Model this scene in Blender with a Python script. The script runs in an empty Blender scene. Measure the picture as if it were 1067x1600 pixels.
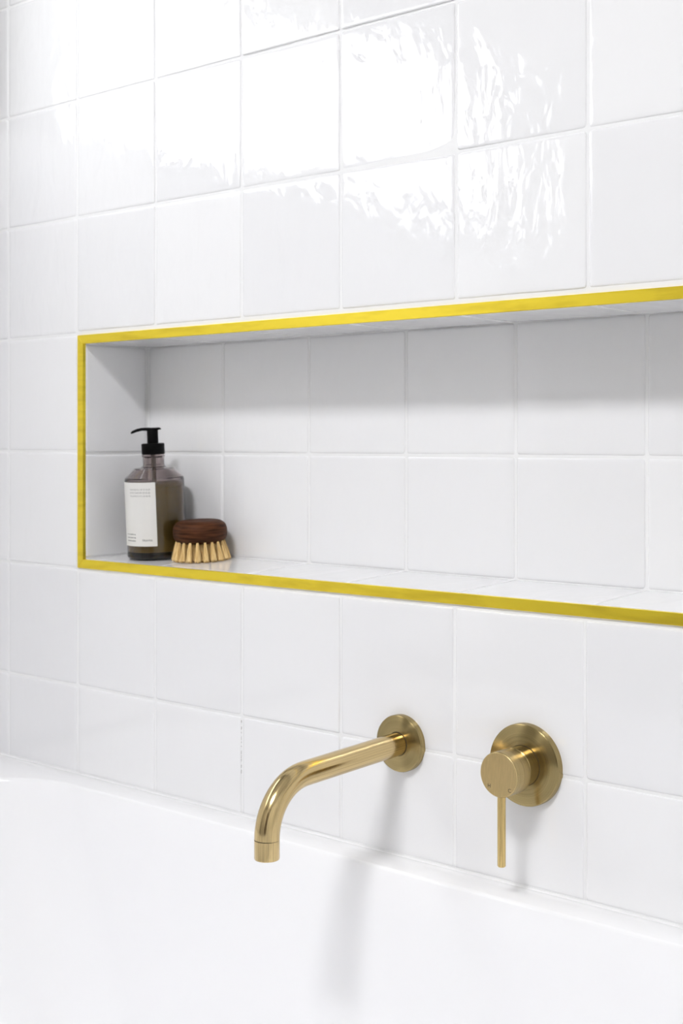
import bpy, bmesh, math, random
from mathutils import Vector, Matrix, noise

scene = bpy.context.scene
COL = scene.collection
Z0 = 1.471            # height of the tile grid's row 0
T = 0.135             # tile pitch

# ------------------------------------------------------------------ camera
cam_data = bpy.data.cameras.new('camera')
cam = bpy.data.objects.new('camera', cam_data)
COL.objects.link(cam)
cam.location = (1.4091624, -0.9884808, Z0 - 0.5292405)
cam.rotation_euler = (math.pi / 2, 0, 0.720958)
cam_data.sensor_fit = 'HORIZONTAL'
cam_data.sensor_width = 24.0
cam_data.lens = 24.0 * 2144.58 / 1067.0
cam_data.shift_y = -(800 - 690.757) / 1067.0
cam_data.clip_start = 0.02
cam_data.dof.use_dof = True
cam_data.dof.focus_distance = 1.17
cam_data.dof.aperture_fstop = 12.0
scene.camera = cam

# ------------------------------------------------------------------ world, exposure
world = bpy.data.worlds.new('world')
scene.world = world
world.use_nodes = True
world.node_tree.nodes['Background'].inputs[0].default_value = (0.75, 0.85, 1.0, 1)
world.node_tree.nodes['Background'].inputs[1].default_value = 1.0
scene.view_settings.view_transform = 'Standard'
scene.view_settings.look = 'None'
scene.view_settings.gamma = 1.0
scene.view_settings.use_curve_mapping = False
scene.view_settings.exposure = 0.07
scene.cycles.max_bounces = 8
scene.cycles.diffuse_bounces = 5
scene.cycles.glossy_bounces = 4
scene.cycles.transmission_bounces = 8
LAMP_STRENGTH = 67.0
WINDOW_STRENGTH = 4.4

# ------------------------------------------------------------------ material helpers
def new_mat(name, color=(.8, .8, .8), rough=.5, metal=0.0, **kw):
    m = bpy.data.materials.new(name)
    m.use_nodes = True
    b = m.node_tree.nodes['Principled BSDF']
    b.inputs['Base Color'].default_value = (*color, 1)
    b.inputs['Roughness'].default_value = rough
    b.inputs['Metallic'].default_value = metal
    for k, v in kw.items():
        b.inputs[k.replace('_', ' ')].default_value = v
    return m

def nd(m, t, **kw):
    n = m.node_tree.nodes.new(t)
    for k, v in kw.items():
        setattr(n, k, v)
    return n

def lk(m, a, b):
    m.node_tree.links.new(a, b)

def bsdf(m):
    return m.node_tree.nodes['Principled BSDF']

def add_noise_color(m, c1, c2, scale=(20, 20, 20), detail=3, lo=.4, hi=.65, coord='Object'):
    tc = nd(m, 'ShaderNodeTexCoord'); mp = nd(m, 'ShaderNodeMapping')
    mp.inputs['Scale'].default_value = scale
    no = nd(m, 'ShaderNodeTexNoise'); no.inputs['Scale'].default_value = 1; no.inputs['Detail'].default_value = detail
    cr = nd(m, 'ShaderNodeValToRGB')
    cr.color_ramp.elements[0].position = lo; cr.color_ramp.elements[0].color = (*c1, 1)
    cr.color_ramp.elements[1].position = hi; cr.color_ramp.elements[1].color = (*c2, 1)
    lk(m, tc.outputs[coord], mp.inputs['Vector']); lk(m, mp.outputs['Vector'], no.inputs['Vector'])
    lk(m, no.outputs['Fac'], cr.inputs['Fac']); lk(m, cr.outputs['Color'], bsdf(m).inputs['Base Color'])
    return no, mp

def tile_material(name, wavy):
    m = new_mat(name, (.84, .84, .85), .5, Specular_IOR_Level=0.0, Coat_Weight=1.0, Coat_Roughness=.004, Coat_IOR=1.60)
    b = bsdf(m)
    tc = nd(m, 'ShaderNodeTexCoord'); oi = nd(m, 'ShaderNodeObjectInfo')
    mp = nd(m, 'ShaderNodeMapping'); mp.inputs['Scale'].default_value = (1, 1, .55)
    off = nd(m, 'ShaderNodeVectorMath', operation='SCALE')
    comb = nd(m, 'ShaderNodeCombineXYZ')
    add = nd(m, 'ShaderNodeVectorMath', operation='ADD')
    mul = nd(m, 'ShaderNodeMath', operation='MULTIPLY'); mul.inputs[1].default_value = 37.0
    lk(m, oi.outputs['Random'], mul.inputs[0])
    for i in range(3):
        lk(m, mul.outputs[0], comb.inputs[i])
    lk(m, tc.outputs['Object'], mp.inputs['Vector'])
    lk(m, mp.outputs['Vector'], add.inputs[0]); lk(m, comb.outputs[0], add.inputs[1])
    n1 = nd(m, 'ShaderNodeTexNoise'); n1.inputs['Scale'].default_value = 30; n1.inputs['Detail'].default_value = 2.5
    n1.inputs['Distortion'].default_value = .6
    lk(m, add.outputs[0], n1.inputs['Vector'])
    bu = nd(m, 'ShaderNodeBump'); bu.inputs['Strength'].default_value = 1.0; bu.inputs['Distance'].default_value = 0.0016 * wavy
    lk(m, n1.outputs['Fac'], bu.inputs['Height'])
    n2 = nd(m, 'ShaderNodeTexNoise'); n2.inputs['Scale'].default_value = 75; n2.inputs['Detail'].default_value = 2
    n2.inputs['Distortion'].default_value = .8
    lk(m, add.outputs[0], n2.inputs['Vector'])
    bu2 = nd(m, 'ShaderNodeBump'); bu2.inputs['Strength'].default_value = 1.0; bu2.inputs['Distance'].default_value = 0.00050 * wavy
    lk(m, n2.outputs['Fac'], bu2.inputs['Height']); lk(m, bu.outputs['Normal'], bu2.inputs['Normal'])
    lk(m, bu2.outputs['Normal'], b.inputs['Coat Normal'])
    # per-tile tone, as hand glazed tiles have
    cr = nd(m, 'ShaderNodeValToRGB')
    cr.color_ramp.elements[0].color = (.815, .815, .825, 1)
    cr.color_ramp.elements[1].color = (.855, .855, .86, 1)
    lk(m, oi.outputs['Random'], cr.inputs['Fac']); lk(m, cr.outputs['Color'], b.inputs['Base Color'])
    return m

def brass_brushed(name, color, rough, axis=None, aniso=0.0, streak=(4, 4, 600), coord='Object', low=.72):
    m = new_mat(name, color, rough, 1.0)
    b = bsdf(m)
    if axis:
        tg = nd(m, 'ShaderNodeTangent', direction_type='RADIAL', axis=axis)
        b.inputs['Anisotropic'].default_value = aniso
        lk(m, tg.outputs['Tangent'], b.inputs['Tangent'])
    tc = nd(m, 'ShaderNodeTexCoord'); mp = nd(m, 'ShaderNodeMapping')
    mp.inputs['Scale'].default_value = streak
    no = nd(m, 'ShaderNodeTexNoise'); no.inputs['Scale'].default_value = 1; no.inputs['Detail'].default_value = 4
    lk(m, tc.outputs[coord], mp.inputs['Vector']); lk(m, mp.outputs['Vector'], no.inputs['Vector'])
    cr = nd(m, 'ShaderNodeValToRGB')
    cr.color_ramp.elements[0].position = .3; cr.color_ramp.elements[0].color = (*[c * low for c in color], 1)
    cr.color_ramp.elements[1].position = .7; cr.color_ramp.elements[1].color = (*[min(1, c * 1.1) for c in color], 1)
    lk(m, no.outputs['Fac'], cr.inputs['Fac']); lk(m, cr.outputs['Color'], b.inputs['Base Color'])
    mr = nd(m, 'ShaderNodeMapRange'); mr.inputs['To Min'].default_value = rough * .75; mr.inputs['To Max'].default_value = rough * 1.3
    lk(m, no.outputs['Fac'], mr.inputs['Value']); lk(m, mr.outputs['Result'], b.inputs['Roughness'])
    return m

def brass_rings(name, color, rough, aniso):
    """turned brass: fine rings about local Z"""
    m = new_mat(name, color, rough, 1.0)
    b = bsdf(m)
    tg = nd(m, 'ShaderNodeTangent', direction_type='RADIAL', axis='Z')
    b.inputs['Anisotropic'].default_value = aniso
    b.inputs['Anisotropic Rotation'].default_value = .25
    lk(m, tg.outputs['Tangent'], b.inputs['Tangent'])
    tc = nd(m, 'ShaderNodeTexCoord')
    sep = nd(m, 'ShaderNodeSeparateXYZ'); lk(m, tc.outputs['Object'], sep.inputs[0])
    cb = nd(m, 'ShaderNodeCombineXYZ'); lk(m, sep.outputs[0], cb.inputs[0]); lk(m, sep.outputs[1], cb.inputs[1])
    ln = nd(m, 'ShaderNodeVectorMath', operation='LENGTH'); lk(m, cb.outputs[0], ln.inputs[0])
    cb2 = nd(m, 'ShaderNodeCombineXYZ')
    mu = nd(m, 'ShaderNodeMath', operation='MULTIPLY'); mu.inputs[1].default_value = 1700
    mz = nd(m, 'ShaderNodeMath', operation='MULTIPLY'); mz.inputs[1].default_value = 1200
    lk(m, ln.outputs['Value'], mu.inputs[0]); lk(m, sep.outputs[2], mz.inputs[0])
    lk(m, mu.outputs[0], cb2.inputs[0]); lk(m, mz.outputs[0], cb2.inputs[1])
    no = nd(m, 'ShaderNodeTexNoise'); no.inputs['Scale'].default_value = 1; no.inputs['Detail'].default_value = 2
    lk(m, cb2.outputs[0], no.inputs['Vector'])
    cr = nd(m, 'ShaderNodeValToRGB')
    cr.color_ramp.elements[0].position = .3; cr.color_ramp.elements[0].color = (*[c * .75 for c in color], 1)
    cr.color_ramp.elements[1].position = .7; cr.color_ramp.elements[1].color = (*[min(1, c * 1.1) for c in color], 1)
    lk(m, no.outputs['Fac'], cr.inputs['Fac']); lk(m, cr.outputs['Color'], b.inputs['Base Color'])
    return m

BRASS = (.52, .40, .19)
M = {}
M['tile'] = tile_material('white_glaze', 1.0)
M['tile_calm'] = tile_material('white_glaze_calm', .3)
M['tile_even'] = tile_material('white_glaze_even', .15)
M['grout'] = new_mat('grout', (.84, .84, .84), .85)
M['paint'] = new_mat('white_paint', (.80, .80, .79), .8)
M['paint_warm'] = new_mat('warm_grey_paint', (.42, .41, .39), .8)
M['paint_dark'] = new_mat('taupe_paint', (.27, .26, .24), .8)
M['floor'] = new_mat('grey_floor', (.45, .45, .45), .5)
M['door'] = new_mat('dark_wood_door', (.06, .04, .03), .5)
M['enamel'] = new_mat('tub_enamel', (.905, .905, .915), .07, IOR=1.5)
M['tube'] = brass_brushed('brushed_brass_tube', (.70, .535, .27), .165, streak=(60, 6, 1), coord='UV')
M['plate'] = brass_rings('turned_brass', (.42, .325, .15), .24, .88)
M['knob'] = brass_rings('turned_brass_knob', BRASS, .26, .8)
M['face'] = brass_brushed('brushed_brass_face', (.62, .47, .23), .34, streak=(4000, 120, 60), low=.86)
M['lever'] = brass_brushed('brushed_brass_lever', (.70, .52, .22), .28, streak=(900, 25, 900))
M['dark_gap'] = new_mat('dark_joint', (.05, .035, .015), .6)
M['engrave'] = new_mat('engraved_ink', (.06, .04, .02), .7)
M['trim'] = new_mat('yellow_brass', (.88, .68, .08), .38, 1.0)
add_noise_color(M['trim'], (.80, .60, .05), (.96, .75, .065), (14, 14, 90), 5, .30, .52)
M['black'] = new_mat('black_plastic', (.0015, .0015, .0015), .45, IOR=1.3, Specular_IOR_Level=.2)
M['glass'] = new_mat('smoked_glass', (.66, .59, .585), .02, IOR=1.45, Transmission_Weight=1.0)
M['liquid'] = new_mat('olive_soap', (.31, .245, .055), .3, IOR=1.33)
M['label'] = new_mat('paper_label', (.74, .73, .70), .7)
M['ink'] = new_mat('label_ink', (.07, .07, .07), .8)
M['wood'] = new_mat('dark_oiled_wood', (.07, .025, .012), .55, IOR=1.35, Specular_IOR_Level=.25)
add_noise_color(M['wood'], (.028, .009, .003), (.095, .032, .011), (35, 35, 420), 4, .35, .65)
M['bristle'] = new_mat('plant_bristle', (.70, .46, .17), .7)
add_noise_color(M['bristle'], (.62, .40, .14), (.92, .70, .34), (500, 500, 60), 3, .3, .7)
M['white_metal'] = new_mat('white_frame', (.8, .8, .8), .4)

def emit_mat(name, color, strength):
    m = bpy.data.materials.new(name); m.use_nodes = True
    nt = m.node_tree; nt.nodes.clear()
    e = nt.nodes.new('ShaderNodeEmission'); o = nt.nodes.new('ShaderNodeOutputMaterial')
    e.inputs[0].default_value = (*color, 1); e.inputs[1].default_value = strength
    nt.links.new(e.outputs[0], o.inputs[0])
    return m
M['lamp'] = emit_mat('lamp_diffuser', (.973, .974, 1.0), LAMP_STRENGTH)
M['pane'] = emit_mat('frosted_daylight_pane', (.96, .98, 1.0), WINDOW_STRENGTH)

# ------------------------------------------------------------------ mesh helpers
def link(name, me, mat=None, parent=None, smooth=None):
    o = bpy.data.objects.new(name, me)
    COL.objects.link(o)
    if mat and len(me.materials) == 0:
        me.materials.append(mat)
    if parent:
        o.parent = parent
    if smooth is not None:
        me.shade_smooth()
        if smooth:
            me.set_sharp_from_angle(angle=math.radians(smooth))
    return o

def pymesh(name, v, f):
    me = bpy.data.meshes.new(name)
    me.from_pydata(v, [], f)
    me.update()
    return me

def empty(name, loc, rot=(0, 0, 0)):
    o = bpy.data.objects.new(name, None)
    COL.objects.link(o)
    o.location = loc; o.rotation_euler = rot; o.empty_display_size = .03
    return o

def tag(o, label=None, cat=None, group=None, kind=None):
    if label: o['label'] = label
    if cat: o['category'] = cat
    if group: o['group'] = group
    if kind: o['kind'] = kind
    return o

def boxes_mesh(name, boxes):
    v, f = [], []
    for (x0, x1, y0, y1, z0, z1) in boxes:
        b = len(v)
        v += [(x0, y0, z0), (x1, y0, z0), (x1, y1, z0), (x0, y1, z0), (x0, y0, z1), (x1, y0, z1), (x1, y1, z1), (x0, y1, z1)]
        f += [[b + i for i in q] for q in ((0, 3, 2, 1), (4, 5, 6, 7), (0, 1, 5, 4), (1, 2, 6, 5), (2, 3, 7, 6), (3, 0, 4, 7))]
    return pymesh(name, v, f)

def bevel_mesh(me, w, seg=2):
    bm = bmesh.new(); bm.from_mesh(me)
    bmesh.ops.bevel(bm, geom=bm.edges[:], offset=w, segments=seg, profile=.5, affect='EDGES')
    bm.to_mesh(me); bm.free()
    return me

def lathe(name, prof, n=64, cap0=True, cap1=True):
    v, f = [], []
    for (r, z) in prof:
        for i in range(n):
            a = 2 * math.pi * i / n
            v.append((r * math.cos(a), r * math.sin(a), z))
    for k in range(len(prof) - 1):
        for i in range(n):
            j = (i + 1) % n
            f.append((k * n + i, k * n + j, (k + 1) * n + j, (k + 1) * n + i))
    if cap0: f.append(tuple(reversed(range(n))))
    if cap1: f.append(tuple(range((len(prof) - 1) * n, len(prof) * n)))
    return pymesh(name, v, f)

def sweep(name, pts, radii, n=40, cap=True):
    """tube along a planar or spatial path with UVs (u round, v along)"""
    P = [Vector(p) for p in pts]
    v, f = [], []
    up = Vector((1, 0, 0)); L = [0.0]
    for i, p in enumerate(P):
        t = (P[min(i + 1, len(P) - 1)] - P[max(i - 1, 0)]).normalized()
        if abs(t.dot(up)) > .95: up = Vector((0, 0, 1))
        s = up - t * up.dot(t); s.normalize(); w = t.cross(s)
        for k in range(n):
            a = 2 * math.pi * k / n
            v.append(p + (s * math.cos(a) + w * math.sin(a)) * radii[i])
        if i: L.append(L[-1] + (P[i] - P[i - 1]).length)
    for i in range(len(P) - 1):
        for k in range(n):
            j = (k + 1) % n
            f.append((i * n + k, i * n + j, (i + 1) * n + j, (i + 1) * n + k))
    nq = len(f)
    if cap:
        f.append(tuple(reversed(range(n)))); f.append(tuple(range((len(P) - 1) * n, len(P) * n)))
    me = pymesh(name, v, f)
    uv = me.uv_layers.new(name='UVMap')
    for pi, poly in enumerate(me.polygons):
        if pi >= nq: continue
        i, k = divmod(pi, n)
        for li, (du, dv) in zip(poly.loop_indices, ((0, 0), (1, 0), (1, 1), (0, 1))):
            uv.data[li].uv = ((k + du) / n, L[i + dv])
    bm = bmesh.new(); bm.from_mesh(me); bmesh.ops.recalc_face_normals(bm, faces=bm.faces[:]); bm.to_mesh(me); bm.free()
    return me

# ------------------------------------------------------------------ room shell
XL, XR, YF, ZC = -0.045, 2.35, -2.70, 2.45      # left wall, right wall, wall behind the camera, ceiling
GR = 0.0009                                     # grout lies this far behind the tile faces
NX0, NX1 = 0.1365, 12 * T - 0.0015              # niche opening, outer edge of brass trim
NZ0, NZ1 = Z0 - 0.6740, Z0 - 0.4063
TW = 0.0100                                     # width of the trim face
IX0, IX1, IZ0, IZ1 = NX0 + TW, NX1 - TW, NZ0 + TW, NZ1 - TW
NY = 0.095                                      # niche depth
SL = 0.0050                                     # shelf fall towards the front

wall_me = boxes_mesh('wall_back', [
    (XL - .15, XR + .15, GR, .25, -.05, IZ0 - .006 - GR),
    (XL - .15, XR + .15, GR, .25, IZ1 + GR, ZC + .1),
    (XL - .15, IX0 - GR, GR, .25, IZ0 - .006 - GR, IZ1 + GR),
    (IX1 + GR, XR + .15, GR, .25, IZ0 - .006 - GR, IZ1 + GR),
    (IX0 - GR, IX1 + GR, NY + GR, .25, IZ0 - .006 - GR, IZ1 + GR)])
wall_back = tag(link('wall_back', wall_me, M['grout']), 'white grouted wall of square glazed tiles above the bath', kind='structure')

# sloped bed under the shelf tiles
v = [(IX0 - GR, GR, IZ0 - .008), (IX1 + GR, GR, IZ0 - .008), (IX1 + GR, NY + GR, IZ0 - .008), (IX0 - GR, NY + GR, IZ0 - .008),
     (IX0 - GR, GR, IZ0 - .0012), (IX1 + GR, GR, IZ0 - .0012), (IX1 + GR, NY + GR, IZ0 + SL - .0012), (IX0 - GR, NY + GR, IZ0 + SL - .0012)]
link('shelf_bed', pymesh('shelf_bed', v, [(0, 3, 2, 1), (4, 5, 6, 7), (0, 1, 5, 4), (1, 2, 6, 5), (2, 3, 7, 6), (3, 0, 4, 7)]), M['grout'], wall_back)

# left wall with a window opening
WY0, WY1, WZ0, WZ1 = -1.20, -0.115, 1.335, 1.64
wl = boxes_mesh('wall_left', [
    (XL - .15, XL, YF, GR, -.05, WZ0), (XL - .15, XL, YF, GR, WZ1, ZC + .1),
    (XL - .15, XL, YF, WY0, WZ0, WZ1), (XL - .15, XL, WY1, GR, WZ0, WZ1)])
wall_left = tag(link('wall_left', wl, M['paint_dark']), 'taupe painted wall, white tiled at the head of the bath, with a window', kind='structure')
tag(link('wall_right', boxes_mesh('wall_right', [(XR, XR + .15, YF, GR, -.05, ZC + .1)]), M['paint']), 'white painted wall at the far end', kind='structure')
tag(link('wall_front', boxes_mesh('wall_front', [(XL - .15, XR + .15, YF - .15, YF, -.05, ZC + .1)]), M['paint_warm']), 'warm grey painted wall behind the camera', kind='structure')
tag(link('floor', boxes_mesh('floor', [(XL, XR, YF, GR, -.05, 0)]), M['floor']), 'plain grey bathroom floor', kind='structure')
tag(link('ceiling', boxes_mesh('ceiling', [(XL, XR, YF, GR, ZC, ZC + .1)]), M['paint']), 'white painted ceiling', kind='structure')

win = tag(empty('window_1', (XL - .06, (WY0 + WY1) / 2, WZ0)), 'white framed frosted window in the wall at the head of the bath', kind='structure')
hw, hh = (WY1 - WY0) / 2, WZ1 - WZ0
fr = .018
link('window_frame', boxes_mesh('window_frame', [(-.02, .02, -hw, hw, 0, fr), (-.02, .02, -hw, hw, hh - fr, hh),
                                                 (-.02, .02, -hw, -hw + fr, fr, hh - fr), (-.02, .02, hw - fr, hw, fr, hh - fr)]), M['white_metal'], win)
link('pane', boxes_mesh('pane', [(-.004, .004, -hw + fr, hw - fr, fr, hh - fr)]), M['pane'], win)

door = tag(empty('added_door_1', (1.55, YF + .001, 0)), 'added dark wooden door behind the camera, for the brass to reflect', kind='structure')  # unseen door, added as something dark for the brass to mirror
link('door_leaf', bevel_mesh(boxes_mesh('door_leaf', [(-.41, .41, 0, .035, .005, 2.04)]), .003), M['door'], door)
link('door_handle', sweep('door_handle', [(-.34, .035, 1.0), (-.34, .075, 1.0), (-.33, .085, 1.0), (-.22, .085, 1.0)], [.009] * 4, 16), M['lever'], door, 40)

# ------------------------------------------------------------------ tiles
US = [0, .004, .012, .03, .08, .16, .33, .5, .67, .84, .92, .97, .988, .996, 1]
def tile_mesh(w, h, seed, wob=.00035, wave=.00022, thick=.005, round_c=.0022, mat='tile'):
    """glazed tile in local X (w) and Z (h), centred, face towards -Y at about y=0"""
    rnd = random.Random(seed)
    ox, oy = rnd.uniform(0, 100), rnd.uniform(0, 100)
    n = len(US)
    v, f = [], []
    rc = [rnd.uniform(.6, 1.7) * round_c for _ in range(4)]
    for b in US:
        for a in US:
            x, z = (a - .5) * w, (b - .5) * h
            # uneven outline
            ex = noise.noise((ox, b * 3.1 + (5 if a > .5 else 0), seed)) * wob
            ez = noise.noise((a * 3.1 + (5 if b > .5 else 0), oy, seed + 9)) * wob
            x += ex * (abs(a - .5) * 2) ** 3; z += ez * (abs(b - .5) * 2) ** 3
            # rounded corners
            ci = (1 if a > .5 else 0) + (2 if b > .5 else 0)
            r = rc[ci]
            cx = (w / 2 - r); cz = (h / 2 - r)
            dx, dz = abs(x) - cx, abs(z) - cz
            if dx > 0 and dz > 0:
                m_ = max(dx, dz); l_ = math.hypot(dx, dz)
                k = m_ / l_
                x = math.copysign(cx + dx * k, x); z = math.copysign(cz + dz * k, z)
            de = min(w / 2 - abs((a - .5) * w), h / 2 - abs((b - .5) * h))
            y = .0007 * math.exp(-de / .0006) + .00008 * math.exp(-de / .004)
            y += noise.noise((a * 1.7 + ox, b * 1.4 + oy, 0)) * wave
            v.append((x, y, z))
    idx = lambda i, j: j * n + i
    for j in range(n - 1):
        for i in range(n - 1):
            f.append((idx(i, j), idx(i + 1, j), idx(i + 1, j + 1), idx(i, j + 1)))
    ring = [idx(i, 0) for i in range(n)] + [idx(n - 1, j) for j in range(1, n)] + [idx(i, n - 1) for i in range(n - 2, -1, -1)] + [idx(0, j) for j in range(n - 2, 0, -1)]
    b0 = len(v)
    for q in ring:
        v.append((v[q][0], thick, v[q][2]))
    for k in range(len(ring)):
        k2 = (k + 1) % len(ring)
        f.append((ring[k2], ring[k], b0 + k, b0 + k2))
    me = pymesh('tile', v, f)
    me.materials.append(M[mat])
    me.shade_smooth()
    return me

GAP = .0030
STD = [tile_mesh(T - GAP, T - GAP, s) for s in range(16)]
CALM = [tile_mesh(T - GAP, T - GAP, s + 40, mat='tile_calm') for s in range(12)]
rt = random.Random(4)
def put_tile(me, loc, parent, rot=(0, 0, 0), tilt=(0, 0)):
    o = bpy.data.objects.new('tile', me)
    COL.objects.link(o)
    o.parent = parent
    o.matrix_local = Matrix.Translation(loc) @ Matrix.Rotation(rot[2], 4, 'Z') @ Matrix.Rotation(rot[0], 4, 'X') @ Matrix.Rotation(tilt[0], 4, 'X') @ Matrix.Rotation(tilt[1], 4, 'Z')
    return o

# measured wander of the vertical joints (metres), by column line
UP = {0: 0, 1: -.0012, 2: .0004, 3: -.0010, 4: -.0007, 5: .0015, 6: .0018}
LO = {0: .0008, 1: 0, 2: -.0003, 3: -.0005, 4: -.0007, 5: -.0002, 6: -.0010}
def colx(i, r):
    d = UP if r <= 3 else LO
    return i * T + d.get(i, 0)
D = math.radians
# tilt of single tiles (about X: +top forward / about Z), degrees; key = (row, column)
TILT = {(2, 4): (.9, .1), (1, 3): (-1.0, .1), (1, 4): (-1.0, 0), (2, 3): (.15, -.1), (2, 5): (.2, .2), (3, 4): (-.1, .1), (3, 5): (-.15, -.2)}
RIM = .560
for r in range(-6, 8):
    zt, zb = Z0 - (r - 1) * T, Z0 - r * T
    if r == 7: zb = RIM - .004
    if zt > ZC: zt = ZC
    if zt - zb < .01: continue
    for i in range(-1, 17):
        x0, x1 = colx(i, r), colx(i + 1, r)
        if i == -1: x0 = XL + .001
        if x0 > XR: continue
        x1 = min(x1, XR)
        if r in (4, 5) and 1 <= i <= 11: continue
        tx, tz = TILT.get((r, i), (rt.gauss(0, .12), rt.gauss(0, .12)))
        if r >= 4: tx, tz = rt.gauss(0, .12), rt.gauss(0, .12)
        xa, xb, za, zb2 = x0 + GAP / 2, x1 - GAP / 2, zb + GAP / 2, zt - GAP / 2
        if r == 3 and 1 <= i <= 11: za += .0022
        if r == 6 and 1 <= i <= 11: zb2 -= .0012
        w, h = xb - xa, zb2 - za
        if abs(w - (T - GAP)) < 1e-5 and abs(h - (T - GAP)) < 1e-5:
            me = rt.choice(STD if r <= 3 else CALM)
        else:
            me = tile_mesh(w, h, 100 + rt.randrange(10000), mat='tile' if r <= 3 else 'tile_calm')
        put_tile(me, ((xa + xb) / 2, rt.gauss(0, .00012), (za + zb2) / 2), wall_back, tilt=(D(tx), D(tz)))

# niche: back, side, ceiling and shelf tiles
BJ = [IX0, .277, .410, .5435, .676, .814, .949, 1.084, 1.219, 1.354, 1.489, IX1]
ZM = Z0 - .5425
g = .0030
for k in range(len(BJ) - 1):
    xa, xb = BJ[k] + g / 2, BJ[k + 1] - g / 2
    if k == 0: xa = BJ[0] + .004
    for (za, zb2) in ((IZ0 + SL + .0005, ZM - g / 2), (ZM + g / 2, IZ1 - .0005)):
        put_tile(tile_mesh(xb - xa, zb2 - za, 300 + k * 3 + int(za * 50)), ((xa + xb) / 2, NY, (za + zb2) / 2), wall_back,
                 tilt=(D(rt.gauss(0, .12)), D(rt.gauss(0, .12))))
    # shelf (face up, falls to the front) and ceiling (face down)
    slope = math.atan2(SL, NY)
    yl = NY - .004
    put_tile(tile_mesh(xb - xa + .0024, yl, 500 + k, wob=.0002, wave=.0001, mat='tile_even'), ((xa + xb) / 2, .0025 + yl / 2, IZ0 + SL * (.0025 + yl / 2) / NY), wall_back,
             rot=(-math.pi / 2 + slope, 0, 0))
    put_tile(tile_mesh(xb - xa + .0018, yl, 700 + k, wob=.0030, wave=.0005, mat='tile_even'), ((xa + xb) / 2, .0025 + yl / 2, IZ1), wall_back,
             rot=(math.pi / 2, 0, 0), tilt=(D(rt.uniform(-1.2, .6)), D(rt.gauss(0, .4))))
for (za, zb2) in ((IZ0 + .003, ZM - g / 2), (ZM + g / 2, IZ1 - .001)):
    yl = NY - .005
    put_tile(tile_mesh(yl, zb2 - za, 900 + int(za * 50)), (IX0 + .0005, .0030 + yl / 2, (za + zb2) / 2), wall_back, rot=(0, 0, math.pi / 2))
    put_tile(tile_mesh(yl, zb2 - za, 950 + int(za * 50)), (IX1 - .0005, .0030 + yl / 2, (za + zb2) / 2), wall_back, rot=(0, 0, -math.pi / 2))

# left wall tiles up to the window sill
for r in range(2, 8):
    zt, zb = Z0 - (r - 1) * T, Z0 - r * T
    if r == 7: zb = RIM + .002
    for j in range(0, 8):
        y1, y0_ = -j * T - .006, -(j + 1) * T - .006
        if zt > WZ0: zt = WZ0 - .001
        w, h = T - GAP, zt - zb - GAP
        me = STD[(r * 5 + j) % 16] if abs(h - w) < 1e-5 else tile_mesh(w, h, 1200 + r)
        put_tile(me, (XL + .0013, (y0_ + y1) / 2, (zt + zb) / 2), wall_left, rot=(0, 0, math.pi / 2), tilt=(D(rt.gauss(0, .2)), D(rt.gauss(0, .2))))

# missing grout: dark slivers beside one joint, and a bare spot
rk = random.Random(11)
v, f = [], []
xk = colx(3, 7) - .0014
zk = Z0 - 6 * T - .0045
while zk > Z0 - 6 * T - .056:
    hgt = rk.uniform(.001, .005); wd = rk.uniform(.00012, .0003)
    if zk > Z0 - 6 * T - .012: wd = .0005
    b0 = len(v)
    v += [(xk - wd, GR - .0002, zk), (xk + wd, GR - .0002, zk), (xk + wd * .6, GR - .0002, zk - hgt), (xk - wd * .6, GR - .0002, zk - hgt)]
    v += [(a, .003, c) for (a, b_, c) in v[b0:b0 + 4]]
    f += [[b0 + q for q in t] for t in ((0, 1, 2, 3), (1, 0, 4, 5), (2, 1, 5, 6), (3, 2, 6, 7), (0, 3, 7, 4), (7, 6, 5, 4))]
    zk -= hgt + rk.uniform(.0003, .004)
M['dirt'] = new_mat('old_adhesive', (.20, .18, .15), .9)
link('grout_gap', pymesh('grout_gap', v, f), M['dirt'], wall_back)

# ------------------------------------------------------------------ brass trim round the niche
trim = tag(empty('trim_1', (NX0, 0, NZ0)), 'polished yellow brass trim framing the recessed wall niche', kind='structure')
def trim_piece(quad):
    """quad: outer a, outer b, inner b, inner a in (x, z); mitred prism"""
    yf, yb = -.0013, .0032
    v = [(x - NX0, yf, z - NZ0) for x, z in quad] + [(x - NX0, yb, z - NZ0) for x, z in quad]
    f = [(0, 1, 2, 3), (7, 6, 5, 4), (1, 0, 4, 5), (2, 1, 5, 6), (3, 2, 6, 7), (0, 3, 7, 4)]
    me = pymesh('trim_strip', v, f)
    bm = bmesh.new(); bm.from_mesh(me)
    bmesh.ops.recalc_face_normals(bm, faces=bm.faces[:])
    # slightly uneven lower/upper edge: cut the long edges and nudge
    bmesh.ops.bevel(bm, geom=bm.edges[:], offset=.00025, segments=2, profile=.5, affect='EDGES')
    bm.to_mesh(me); bm.free()
    link('trim_strip', me, M['trim'], trim)
e = .00012
O = [(NX0, NZ0), (NX1, NZ0), (NX1, NZ1), (NX0, NZ1)]
I = [(IX0, IZ0), (IX1, IZ0), (IX1, IZ1), (IX0, IZ1)]
trim_piece([(O[0][0] + 2 * e, O[0][1]), (O[1][0] - 2 * e, O[1][1]), (I[1][0] - e, I[1][1]), (I[0][0] + e, I[0][1])])
trim_piece([(O[1][0], O[1][1] + e), (O[2][0], O[2][1] - e), (I[2][0], I[2][1] - e), (I[1][0], I[1][1] + e)])
trim_piece([(O[2][0] - e, O[2][1]), (O[3][0] + e, O[3][1]), (I[3][0] + e, I[3][1]), (I[2][0] - e, I[2][1])])
trim_piece([(O[3][0], O[3][1] - e), (O[0][0], O[0][1] + 2 * e), (I[0][0], I[0][1] + e), (I[3][0], I[3][1] - e)])

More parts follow.
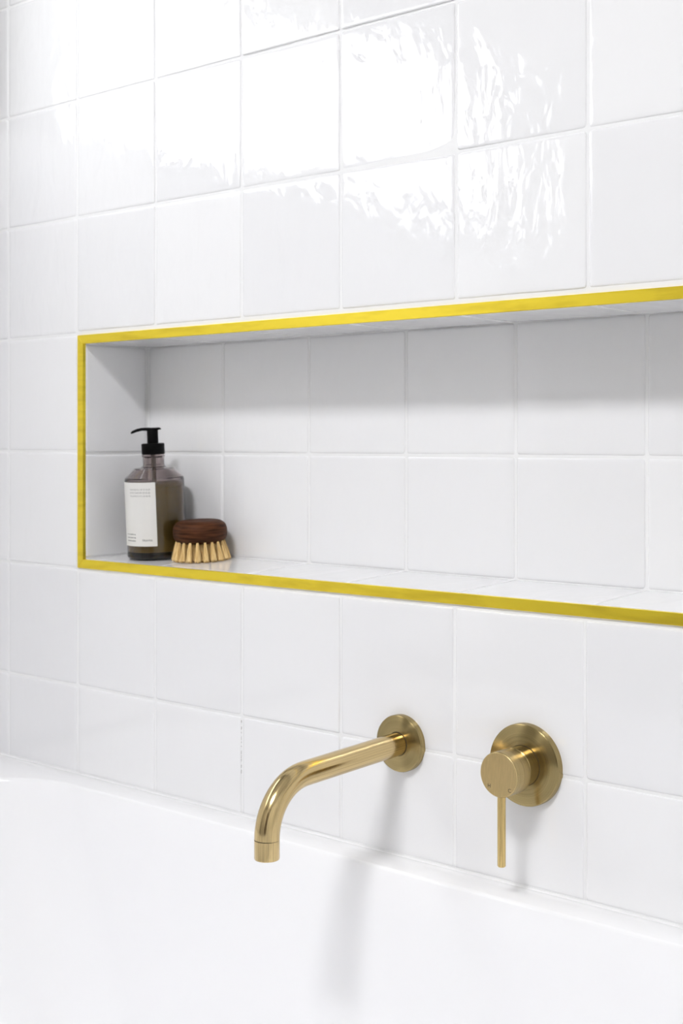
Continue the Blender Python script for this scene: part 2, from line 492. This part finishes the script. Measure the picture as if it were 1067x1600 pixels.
# ------------------------------------------------------------------ bathtub
def rrect(x0, x1, y0, y1, r, z, n=14):
    """rounded rectangle loop, r = radii for (x1,y1),(x0,y1),(x0,y0),(x1,y0)"""
    pts = []
    for (cx, cy, a0, rr) in ((x1 - r[0], y1 - r[0], 0, r[0]), (x0 + r[1], y1 - r[1], 90, r[1]), (x0 + r[2], y0 + r[2], 180, r[2]), (x1 - r[3], y0 + r[3], 270, r[3])):
        for k in range(n + 1):
            a = math.radians(a0 + 90 * k / n)
            pts.append((cx + rr * math.cos(a), cy + rr * math.sin(a), z))
    return pts
TX0, TX1, TY0, TY1 = XL + .003, XL + 1.70, -.76, -.0008
loops = [rrect(TX0, TX1, TY0, TY1, (.004,) * 4, .003)]
loops += [rrect(TX0, TX1, TY0, TY1, (.004,) * 4, RIM - .0010)]
loops += [rrect(TX0 + .0003, TX1 - .0003, TY0 + .0003, TY1 - .0003, (.004,) * 4, RIM - .0003)]
loops += [rrect(TX0 + .001, TX1 - .001, TY0 + .001, TY1 - .001, (.004,) * 4, RIM)]
ix0, ix1, iy0, iy1 = .052, TX1 - .06, TY0 + .05, -.0365
R = (.10, .125, .125, .10)
def inner(d, z, back=0.0, grow=0.0):
    return rrect(ix0 + d + back, ix1 - d, iy0 + d, iy1 - d, tuple(q + grow for q in R), z)
loops += [inner(-.0022, RIM), inner(-.0006, RIM - .0004), inner(.0007, RIM - .0014), inner(.0013, RIM - .0032)]
Hd = .40
for k in range(1, 13):
    t = k / 13
    z = RIM - .0055 - (Hd - .11) * t
    loops.append(inner(.0024 + .030 * t, z, back=.10 * t ** 1.2, grow=.05 * t))
bz = RIM - .0055 - (Hd - .11)
for k in range(1, 9):
    a = math.radians(90 * k / 8)
    loops.append(inner(.0324 + .10 * (1 - math.cos(a)), bz - .10 * math.sin(a), back=.10 + .05 * (1 - math.cos(a)), grow=.05 - .03 * k / 8))
nl = len(loops[0])
v = [p for lp in loops for p in lp]
f = []
for k in range(len(loops) - 1):
    for i in range(nl):
        j = (i + 1) % nl
        f.append((k * nl + i, k * nl + j, (k + 1) * nl + j, (k + 1) * nl + i))
f.append(tuple(range((len(loops) - 1) * nl, len(loops) * nl)))
f.append(tuple(reversed(range(nl))))
tub_root = tag(empty('bathtub', ((TX0 + TX1) / 2, (TY0 + TY1) / 2, 0)), 'glossy white built-in bathtub below the tiled wall', 'bathtub')
off = Vector(tub_root.location)
me = pymesh('tub_shell', [tuple(Vector(p) - off) for p in v], f)
bm = bmesh.new(); bm.from_mesh(me); bmesh.ops.recalc_face_normals(bm, faces=bm.faces[:]); bm.to_mesh(me); bm.free()
link('tub_shell', me, M['enamel'], tub_root, 50)
# concave silicone fillet where the rim meets the tiles
sec = [(-.0004, RIM + .0052)]
for k in range(0, 9):
    a = math.radians(180 + 90 * k / 8)
    sec.append((-.0056 - .0046 * math.cos(a) + .0, RIM + .0049 + .0046 * math.sin(a)))
sec += [(-.0058, RIM - .0002), (-.0004, RIM - .0002)]
xs_ = [TX0 + .002 + (TX1 - TX0 - .004) * k / 40 for k in range(41)]
v, f = [], []
for x in xs_:
    wv = 1 + .12 * noise.noise((x * 9, 0, 0))
    for (y, z) in sec:
        v.append((x - off.x, (-.0004 + (y + .0004) * wv * .42) - off.y, RIM + (z - RIM) * wv * .42))
ns = len(sec)
for i in range(len(xs_) - 1):
    for k in range(ns):
        k2 = (k + 1) % ns
        f.append((i * ns + k, (i + 1) * ns + k, (i + 1) * ns + k2, i * ns + k2))
f += [tuple(range(ns)), tuple(reversed(range((len(xs_) - 1) * ns, len(xs_) * ns)))]
me = pymesh('sealant_fillet', v, f)
bm = bmesh.new(); bm.from_mesh(me); bmesh.ops.recalc_face_normals(bm, faces=bm.faces[:]); bm.to_mesh(me); bm.free()
link('sealant_fillet', me, new_mat('white_sealant', (.82, .82, .82), .5), tub_root, 40)
# waste on the tub floor
dz = bz - .10
link('waste', lathe('waste', [(.035, dz), (.035, dz + .004), (.032, dz + .006), (.02, dz + .007)], 32), M['plate'], tub_root, 40).location = (.45, 0, 0)

# ------------------------------------------------------------------ spout
SX, SZ = .6155, Z0 - .8065
spout = tag(empty('bath_spout', (SX, -.001, SZ), (math.pi / 2, 0, 0)), 'curved brushed brass bath spout reaching out from a round wall flange', 'spout')
# local: Z out of the wall, Y up
link('wall_flange', lathe('wall_flange', [(.0262, -.002), (.0262, .0042), (.0258, .0052), (.0250, .0057), (.0118, .0066)], 96), M['plate'], spout, 35)
RP, RB, YO, ZT = .0106, .046, .1775, Z0 - .8735 - SZ
SLP = math.tan(math.radians(2.0))                # the pipe falls a little towards its end
pts = [(0, -SLP * k * (YO - RB - .005) / 12, .005 + k * (YO - RB - .005) / 12) for k in range(13)]
yb = -SLP * (YO - RB)
for k in range(1, 19):
    a = math.radians(90 * k / 18)
    pts.append((0, yb - RB * (1 - math.cos(a)), YO - RB + RB * math.sin(a)))
zs = ZT + .0165
for k in range(1, 5):
    pts.append((0, yb - RB + (zs + RB - yb) * k / 4, YO))
link('pipe', sweep('pipe', pts, [RP] * len(pts), 56), M['tube'], spout, 50)
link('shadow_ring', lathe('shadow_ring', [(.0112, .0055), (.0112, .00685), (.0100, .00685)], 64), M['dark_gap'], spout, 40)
pt = [(0, zs - .0004, YO), (0, ZT + .0012, YO), (0, ZT + .0003, YO), (0, ZT, YO)]
link('outlet', sweep('outlet', pt, [RP, RP, RP - .0004, RP - .0012], 56), M['tube'], spout, 50)
link('outlet_joint', sweep('outlet_joint', [(0, zs + .0002, YO), (0, zs - .0006, YO)], [RP - .0003] * 2, 48), M['dark_gap'], spout, 50)

# ------------------------------------------------------------------ mixer
MX, MZ = .7526, Z0 - .8050
mixer = tag(empty('bath_mixer', (MX, -.001, MZ), (math.pi / 2, 0, 0)), 'round brushed brass mixer tap with a thin lever hanging down', 'mixer tap')
link('wall_plate', lathe('wall_plate', [(.0352, -.002), (.0352, .0040), (.0348, .0052), (.0338, .0058), (.0185, .0066), (.0172, .0066)], 128), M['plate'], mixer, 35)
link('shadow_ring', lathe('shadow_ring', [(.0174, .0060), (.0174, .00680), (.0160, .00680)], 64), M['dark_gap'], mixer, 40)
link('collar', lathe('collar', [(.0170, .006), (.0170, .0196), (.0160, .0206)], 96), M['plate'], mixer, 40)
kb = link('knob', lathe('knob', [(.0160, .0202), (.0174, .0204), (.0190, .0228), (.0190, .0412), (.0186, .0418)], 96), M['knob'], mixer, 28)
link('knob_face', lathe('knob_face', [(.01862, .0415), (.0186, .0418), (.0182, .0422)], 96), M['face'], kb, 30)
kb.location.y = -.0017
lv = link('lever', sweep('lever', [(0, -.012, .0378), (0, -.0600, .0378), (0, -.0782, .0378), (0, -.0790, .0378)], [.0035, .0035, .0035, .0029], 32), M['lever'], mixer, 50)

def text_mesh(name, body, size, spacing=1.0, extrude=0.0):
    cu = bpy.data.curves.new(name, 'FONT')
    cu.body = body; cu.size = size; cu.extrude = extrude; cu.space_character = spacing; cu.resolution_u = 3
    o = bpy.data.objects.new(name, cu)
    COL.objects.link(o)
    dg = bpy.context.evaluated_depsgraph_get()
    me = bpy.data.meshes.new_from_object(o.evaluated_get(dg))
    bpy.data.objects.remove(o); bpy.data.curves.remove(cu)
    me.name = name
    return me
for ch, (lx, ly) in {'H': (-.0095, -.0102), 'C': (.0112, -.0112)}.items():
    me = text_mesh('letter', ch, .0046, extrude=.00008)
    c0 = sum((vv.co for vv in me.vertices), Vector()) / len(me.vertices)
    for vv in me.vertices: vv.co.x -= c0.x; vv.co.y -= c0.y
    L = link('letter', me, M['engrave'], kb)
    L.location = (lx, ly, .0422)
    L['label'] = 'engraved letter ' + ch

# ------------------------------------------------------------------ soap bottle
tilt = math.atan2(SL, NY)
BX, BY = .214, .0525
bottle = tag(empty('soap_bottle', (BX, BY, IZ0 + SL * BY / NY + .0003), (tilt, 0, 0)), 'smoked glass pump bottle of olive soap with a white paper label', 'bottle')
RBt = .0338
bottle.scale = (1, 1, .985)
outer = [(.0300, 0), (.0325, .0008), (RBt, .0030), (RBt, .0905), (.0330, .0935), (.0222, .1040), (.0150, .1050), (.0128, .1063), (.0122, .1083), (.0122, .1162), (.0132, .1177), (.0132, .1197)]
innr = [(.0110, .1197), (.0108, .1078), (.0120, .1047), (.0210, .1020), (.0314, .0922), (.0324, .0900), (.0324, .0090), (.0302, .0064), (.0240, .0058)]
link('glass_body', lathe('glass_body', outer + innr, 72), M['glass'], bottle, 22)
link('liquid', lathe('liquid', [(.0238, .0062), (.0299, .0068), (.0322, .0092), (.0322, .0835), (.0318, .0838)], 72), M['liquid'], bottle, 40)
link('glass_base', lathe('glass_base', [(.0290, .0026), (.0318, .0032), (.0322, .0050), (.0300, .0054)], 64), new_mat('dark_base_glass', (.012, .010, .006), .2), bottle, 40)
link('dip_tube', lathe('dip_tube', [(.0028, .084), (.0028, .1197)], 20), new_mat('clear_tube', (.35, .32, .27), .3), bottle, 40)
link('cap', bevel_mesh(lathe('cap', [(.0128, .1199), (.0131, .1204), (.0131, .1316), (.0124, .1324), (.0066, .1326)], 56), .0001, 1), M['black'], bottle, 35)
pump = link('pump_head', lathe('pump_head', [(.0062, .1305), (.0064, .1330), (.0064, .1480), (.0060, .1490)], 40), M['black'], bottle, 40)
# nozzle: flattened curved spout, plus thumb rest behind
def blade(name, pts):
    """pts: (x, z, half_width, half_thick)"""
    n = 16; v, f = [], []
    for (x, z, hw_, ht) in pts:
        for k in range(n):
            a = 2 * math.pi * k / n
            v.append((x, hw_ * math.cos(a), z + ht * math.sin(a)))
    for i in range(len(pts) - 1):
        for k in range(n):
            j = (k + 1) % n
            f.append((i * n + k, i * n + j, (i + 1) * n + j, (i + 1) * n + k))
    f.append(tuple(range(n))); f.append(tuple(reversed(range((len(pts) - 1) * n, len(pts) * n))))
    me = pymesh(name, v, f)
    bm = bmesh.new(); bm.from_mesh(me); bmesh.ops.recalc_face_normals(bm, faces=bm.faces[:]); bm.to_mesh(me); bm.free()
    return me
nz = link('nozzle', blade('nozzle', [(-.0245, .1453, .0020, .0011), (-.0225, .1462, .0026, .0017), (-.0180, .1480, .0032, .0019), (-.0120, .1491, .0040, .0018),
                                     (-.0050, .1490, .0055, .0020), (0, .1484, .0062, .0022), (.0040, .1486, .0058, .0020), (.0070, .1493, .0050, .0015), (.0090, .1493, .0038, .0009), (.0098, .1486, .0020, .0006)]), M['black'], pump, 60)
nz.rotation_euler = (0, 0, math.radians(41.3))
# label wraps from the side facing the camera round to the left
CAMA = math.atan2(-.665, .747)
RL = RBt + .00018
def wrap(me, a0, z0, r):
    """map flat local (x right, y up) onto the bottle; x runs anticlockwise"""
    for vv in me.vertices:
        a = a0 + vv.co.x / r
        x, y, ex = r * math.cos(a), r * math.sin(a), vv.co.y
        vv.co = (x, y, z0 + ex)
    me.update()
aL0, aL1, zl0, zl1 = CAMA - math.radians(112), CAMA + math.radians(2), .0165, .0893
v, f = [], []
for k in range(29):
    a = aL0 + (aL1 - aL0) * k / 28
    for rr, z in ((RL, zl0), (RL, zl1), (RBt - .0004, zl1), (RBt - .0004, zl0)):
        v.append((rr * math.cos(a), rr * math.sin(a), z))
for k in range(28):
    for q in range(4):
        f.append((k * 4 + q, (k + 1) * 4 + q, (k + 1) * 4 + (q + 1) % 4, k * 4 + (q + 1) % 4))
f += [(0, 1, 2, 3), tuple(28 * 4 + q for q in (3, 2, 1, 0))]
me = pymesh('label', v, f)
bm = bmesh.new(); bm.from_mesh(me); bmesh.ops.recalc_face_normals(bm, faces=bm.faces[:]); bm.to_mesh(me); bm.free()
label = link('paper_label', me, M['label'], bottle, 40)
def label_text(body, deg0, deg1, z, size):
    me = text_mesh('print', body, size, 1.0)
    xs = [vv.co.x for vv in me.vertices]
    want = RL * math.radians(deg1 - deg0)
    x0, k = min(xs), want / (max(xs) - min(xs))
    for vv in me.vertices: vv.co.x = (vv.co.x - x0) * k
    wrap(me, CAMA + math.radians(deg0), z, RL + .00012)
    link('printed_text', me, M['ink'], label)
label_text('S A N D A L W O O D', -53, -8, .0805, .0024)
label_text('C E D A R W O O D', -53, -8, .0768, .0024)
label_text('Y L A N G Y L A N G', -53, -8, .0731, .0024)
label_text('FRAMA', -26.5, -6.5, .0222, .0034)
rk = random.Random(3)
v, f = [], []
for li, (zc_, d1) in enumerate(((.0300, -42), (.0262, -43), (.0226, -41.5))):
    d = -69.0
    while d < d1:
        w_ = rk.uniform(1.6, 3.0)
        b0 = len(v)
        for (dd, zz) in ((d, -.0005), (d + w_, -.0005), (d + w_, .0005), (d, .0005)):
            a = CAMA + math.radians(dd)
            v.append(((RL + .00012) * math.cos(a), (RL + .00012) * math.sin(a), zc_ + zz))
        f.append((b0, b0 + 1, b0 + 2, b0 + 3))
        d += w_ + rk.choice((.7, .8, 1.9))
link('fine_print', pymesh('fine_print', v, f), M['ink'], label)

# ------------------------------------------------------------------ brush
HX, HY = .2801, .0590
brush = tag(empty('bath_brush', (HX, HY, IZ0 + SL * HY / NY + .0003), (tilt, 0, 0)), 'round dark wooden scrub brush with pale bristle tufts beside the bottle', 'brush')
prof = []
zb_, zt_, rm = .0188, .0446, .0302
zc_ = (zb_ + zt_) / 2; hz = (zt_ - zb_) / 2
for k in range(0, 25):
    a = math.radians(-90 + 180 * k / 24)
    p = 2.6
    cx = abs(math.cos(a)) ** (2 / p); sz = math.copysign(abs(math.sin(a)) ** (2 / p), math.sin(a))
    prof.append((.0155 + (rm - .0155) * cx, zc_ + hz * sz))
prof.append((.010, zt_ - .0006)); prof.append((.003, zt_ - .0010))
link('handle', lathe('handle', prof, 72), M['wood'], brush, 60)
def tuft_mesh(seed, L, n=46):
    rnd = random.Random(seed)
    v, f = [], []
    # packed core, flaring down
    m_ = 12
    for (t, r) in ((0, .0011), (.35, .0019), (.7, .0027), (.93, .0031)):
        for k in range(m_):
            a = 2 * math.pi * k / m_
            q = r * (1 + .14 * rnd.uniform(-1, 1))
            v.append((q * math.cos(a), q * math.sin(a), -L * t))
    for i in range(3):
        for k in range(m_):
            j = (k + 1) % m_
            f.append((i * m_ + k, (i + 1) * m_ + k, (i + 1) * m_ + j, i * m_ + j))
    f.append(tuple(3 * m_ + k for k in range(m_)))
    for _ in range(n):
        a = rnd.uniform(0, 2 * math.pi); rr = math.sqrt(rnd.uniform(.15, 1))
        s = rnd.uniform(.0011, .0013) * rr; e_ = rnd.uniform(.0030, .0040) * rr
        l_ = L * rnd.uniform(.94, 1.02); tw = rnd.uniform(-.25, .25); w_ = .00022
        b0 = len(v)
        for (t, ra) in ((0, s), (.5, (s + e_) / 2 * 1.08), (1, e_)):
            c_ = Vector((ra * math.cos(a + tw * t), ra * math.sin(a + tw * t), -l_ * t))
            for k in range(3):
                q = a + 2.094 * k
                v.append(c_ + Vector((w_ * math.cos(q), w_ * math.sin(q), 0)))
        for i in range(2):
            for k in range(3):
                j = (k + 1) % 3
                f.append((b0 + i * 3 + k, b0 + i * 3 + 3 + k, b0 + i * 3 + 3 + j, b0 + i * 3 + j))
        f.append((b0 + 6, b0 + 7, b0 + 8))
    me = pymesh('bristle_tuft', v, f)
    me.materials.append(M['bristle'])
    return me
TM = [tuft_mesh(s, .0245) for s in range(5)]
ti = 0
for (rad, cnt, lean, ph) in ((.0262, 20, 10, .07), (.0185, 14, 8, .2), (.0105, 8, 4, 0), (.003, 3, 0, 0)):
    for k in range(cnt):
        a = 2 * math.pi * k / cnt + ph
        o = bpy.data.objects.new('bristle_tuft', TM[ti % 5]); ti += 1
        COL.objects.link(o); o.parent = brush
        top = .0200 + (.0016 if rad > .02 else 0)
        le = math.radians(lean + rt.uniform(-2, 2))
        L = top / (.0245 * math.cos(le)) * .985
        o.matrix_local = Matrix.Translation((rad * math.cos(a), rad * math.sin(a), top)) @ Matrix.Rotation(a, 4, 'Z') @ Matrix.Rotation(-le, 4, 'Y') @ Matrix.Rotation(k * 1.3, 4, 'Z') @ Matrix.Diagonal((1, 1, L, 1))

# ------------------------------------------------------------------ ceiling light
lamp = tag(empty('ceiling_light', (1.0, -1.65, ZC)), 'long white ceiling light panel behind the camera', 'ceiling light')
s, sx = .18, .28
link('lamp_frame', boxes_mesh('lamp_frame', [(-sx - .02, sx + .02, -s - .02, -s, -.03, -.0005), (-sx - .02, sx + .02, s, s + .02, -.03, -.0005),
                                             (-sx - .02, -sx, -s, s, -.03, -.0005), (sx, sx + .02, -s, s, -.03, -.0005)]), M['white_metal'], lamp)
link('diffuser', boxes_mesh('diffuser', [(-sx, sx, -s, s, -.026, -.006)]), M['lamp'], lamp)
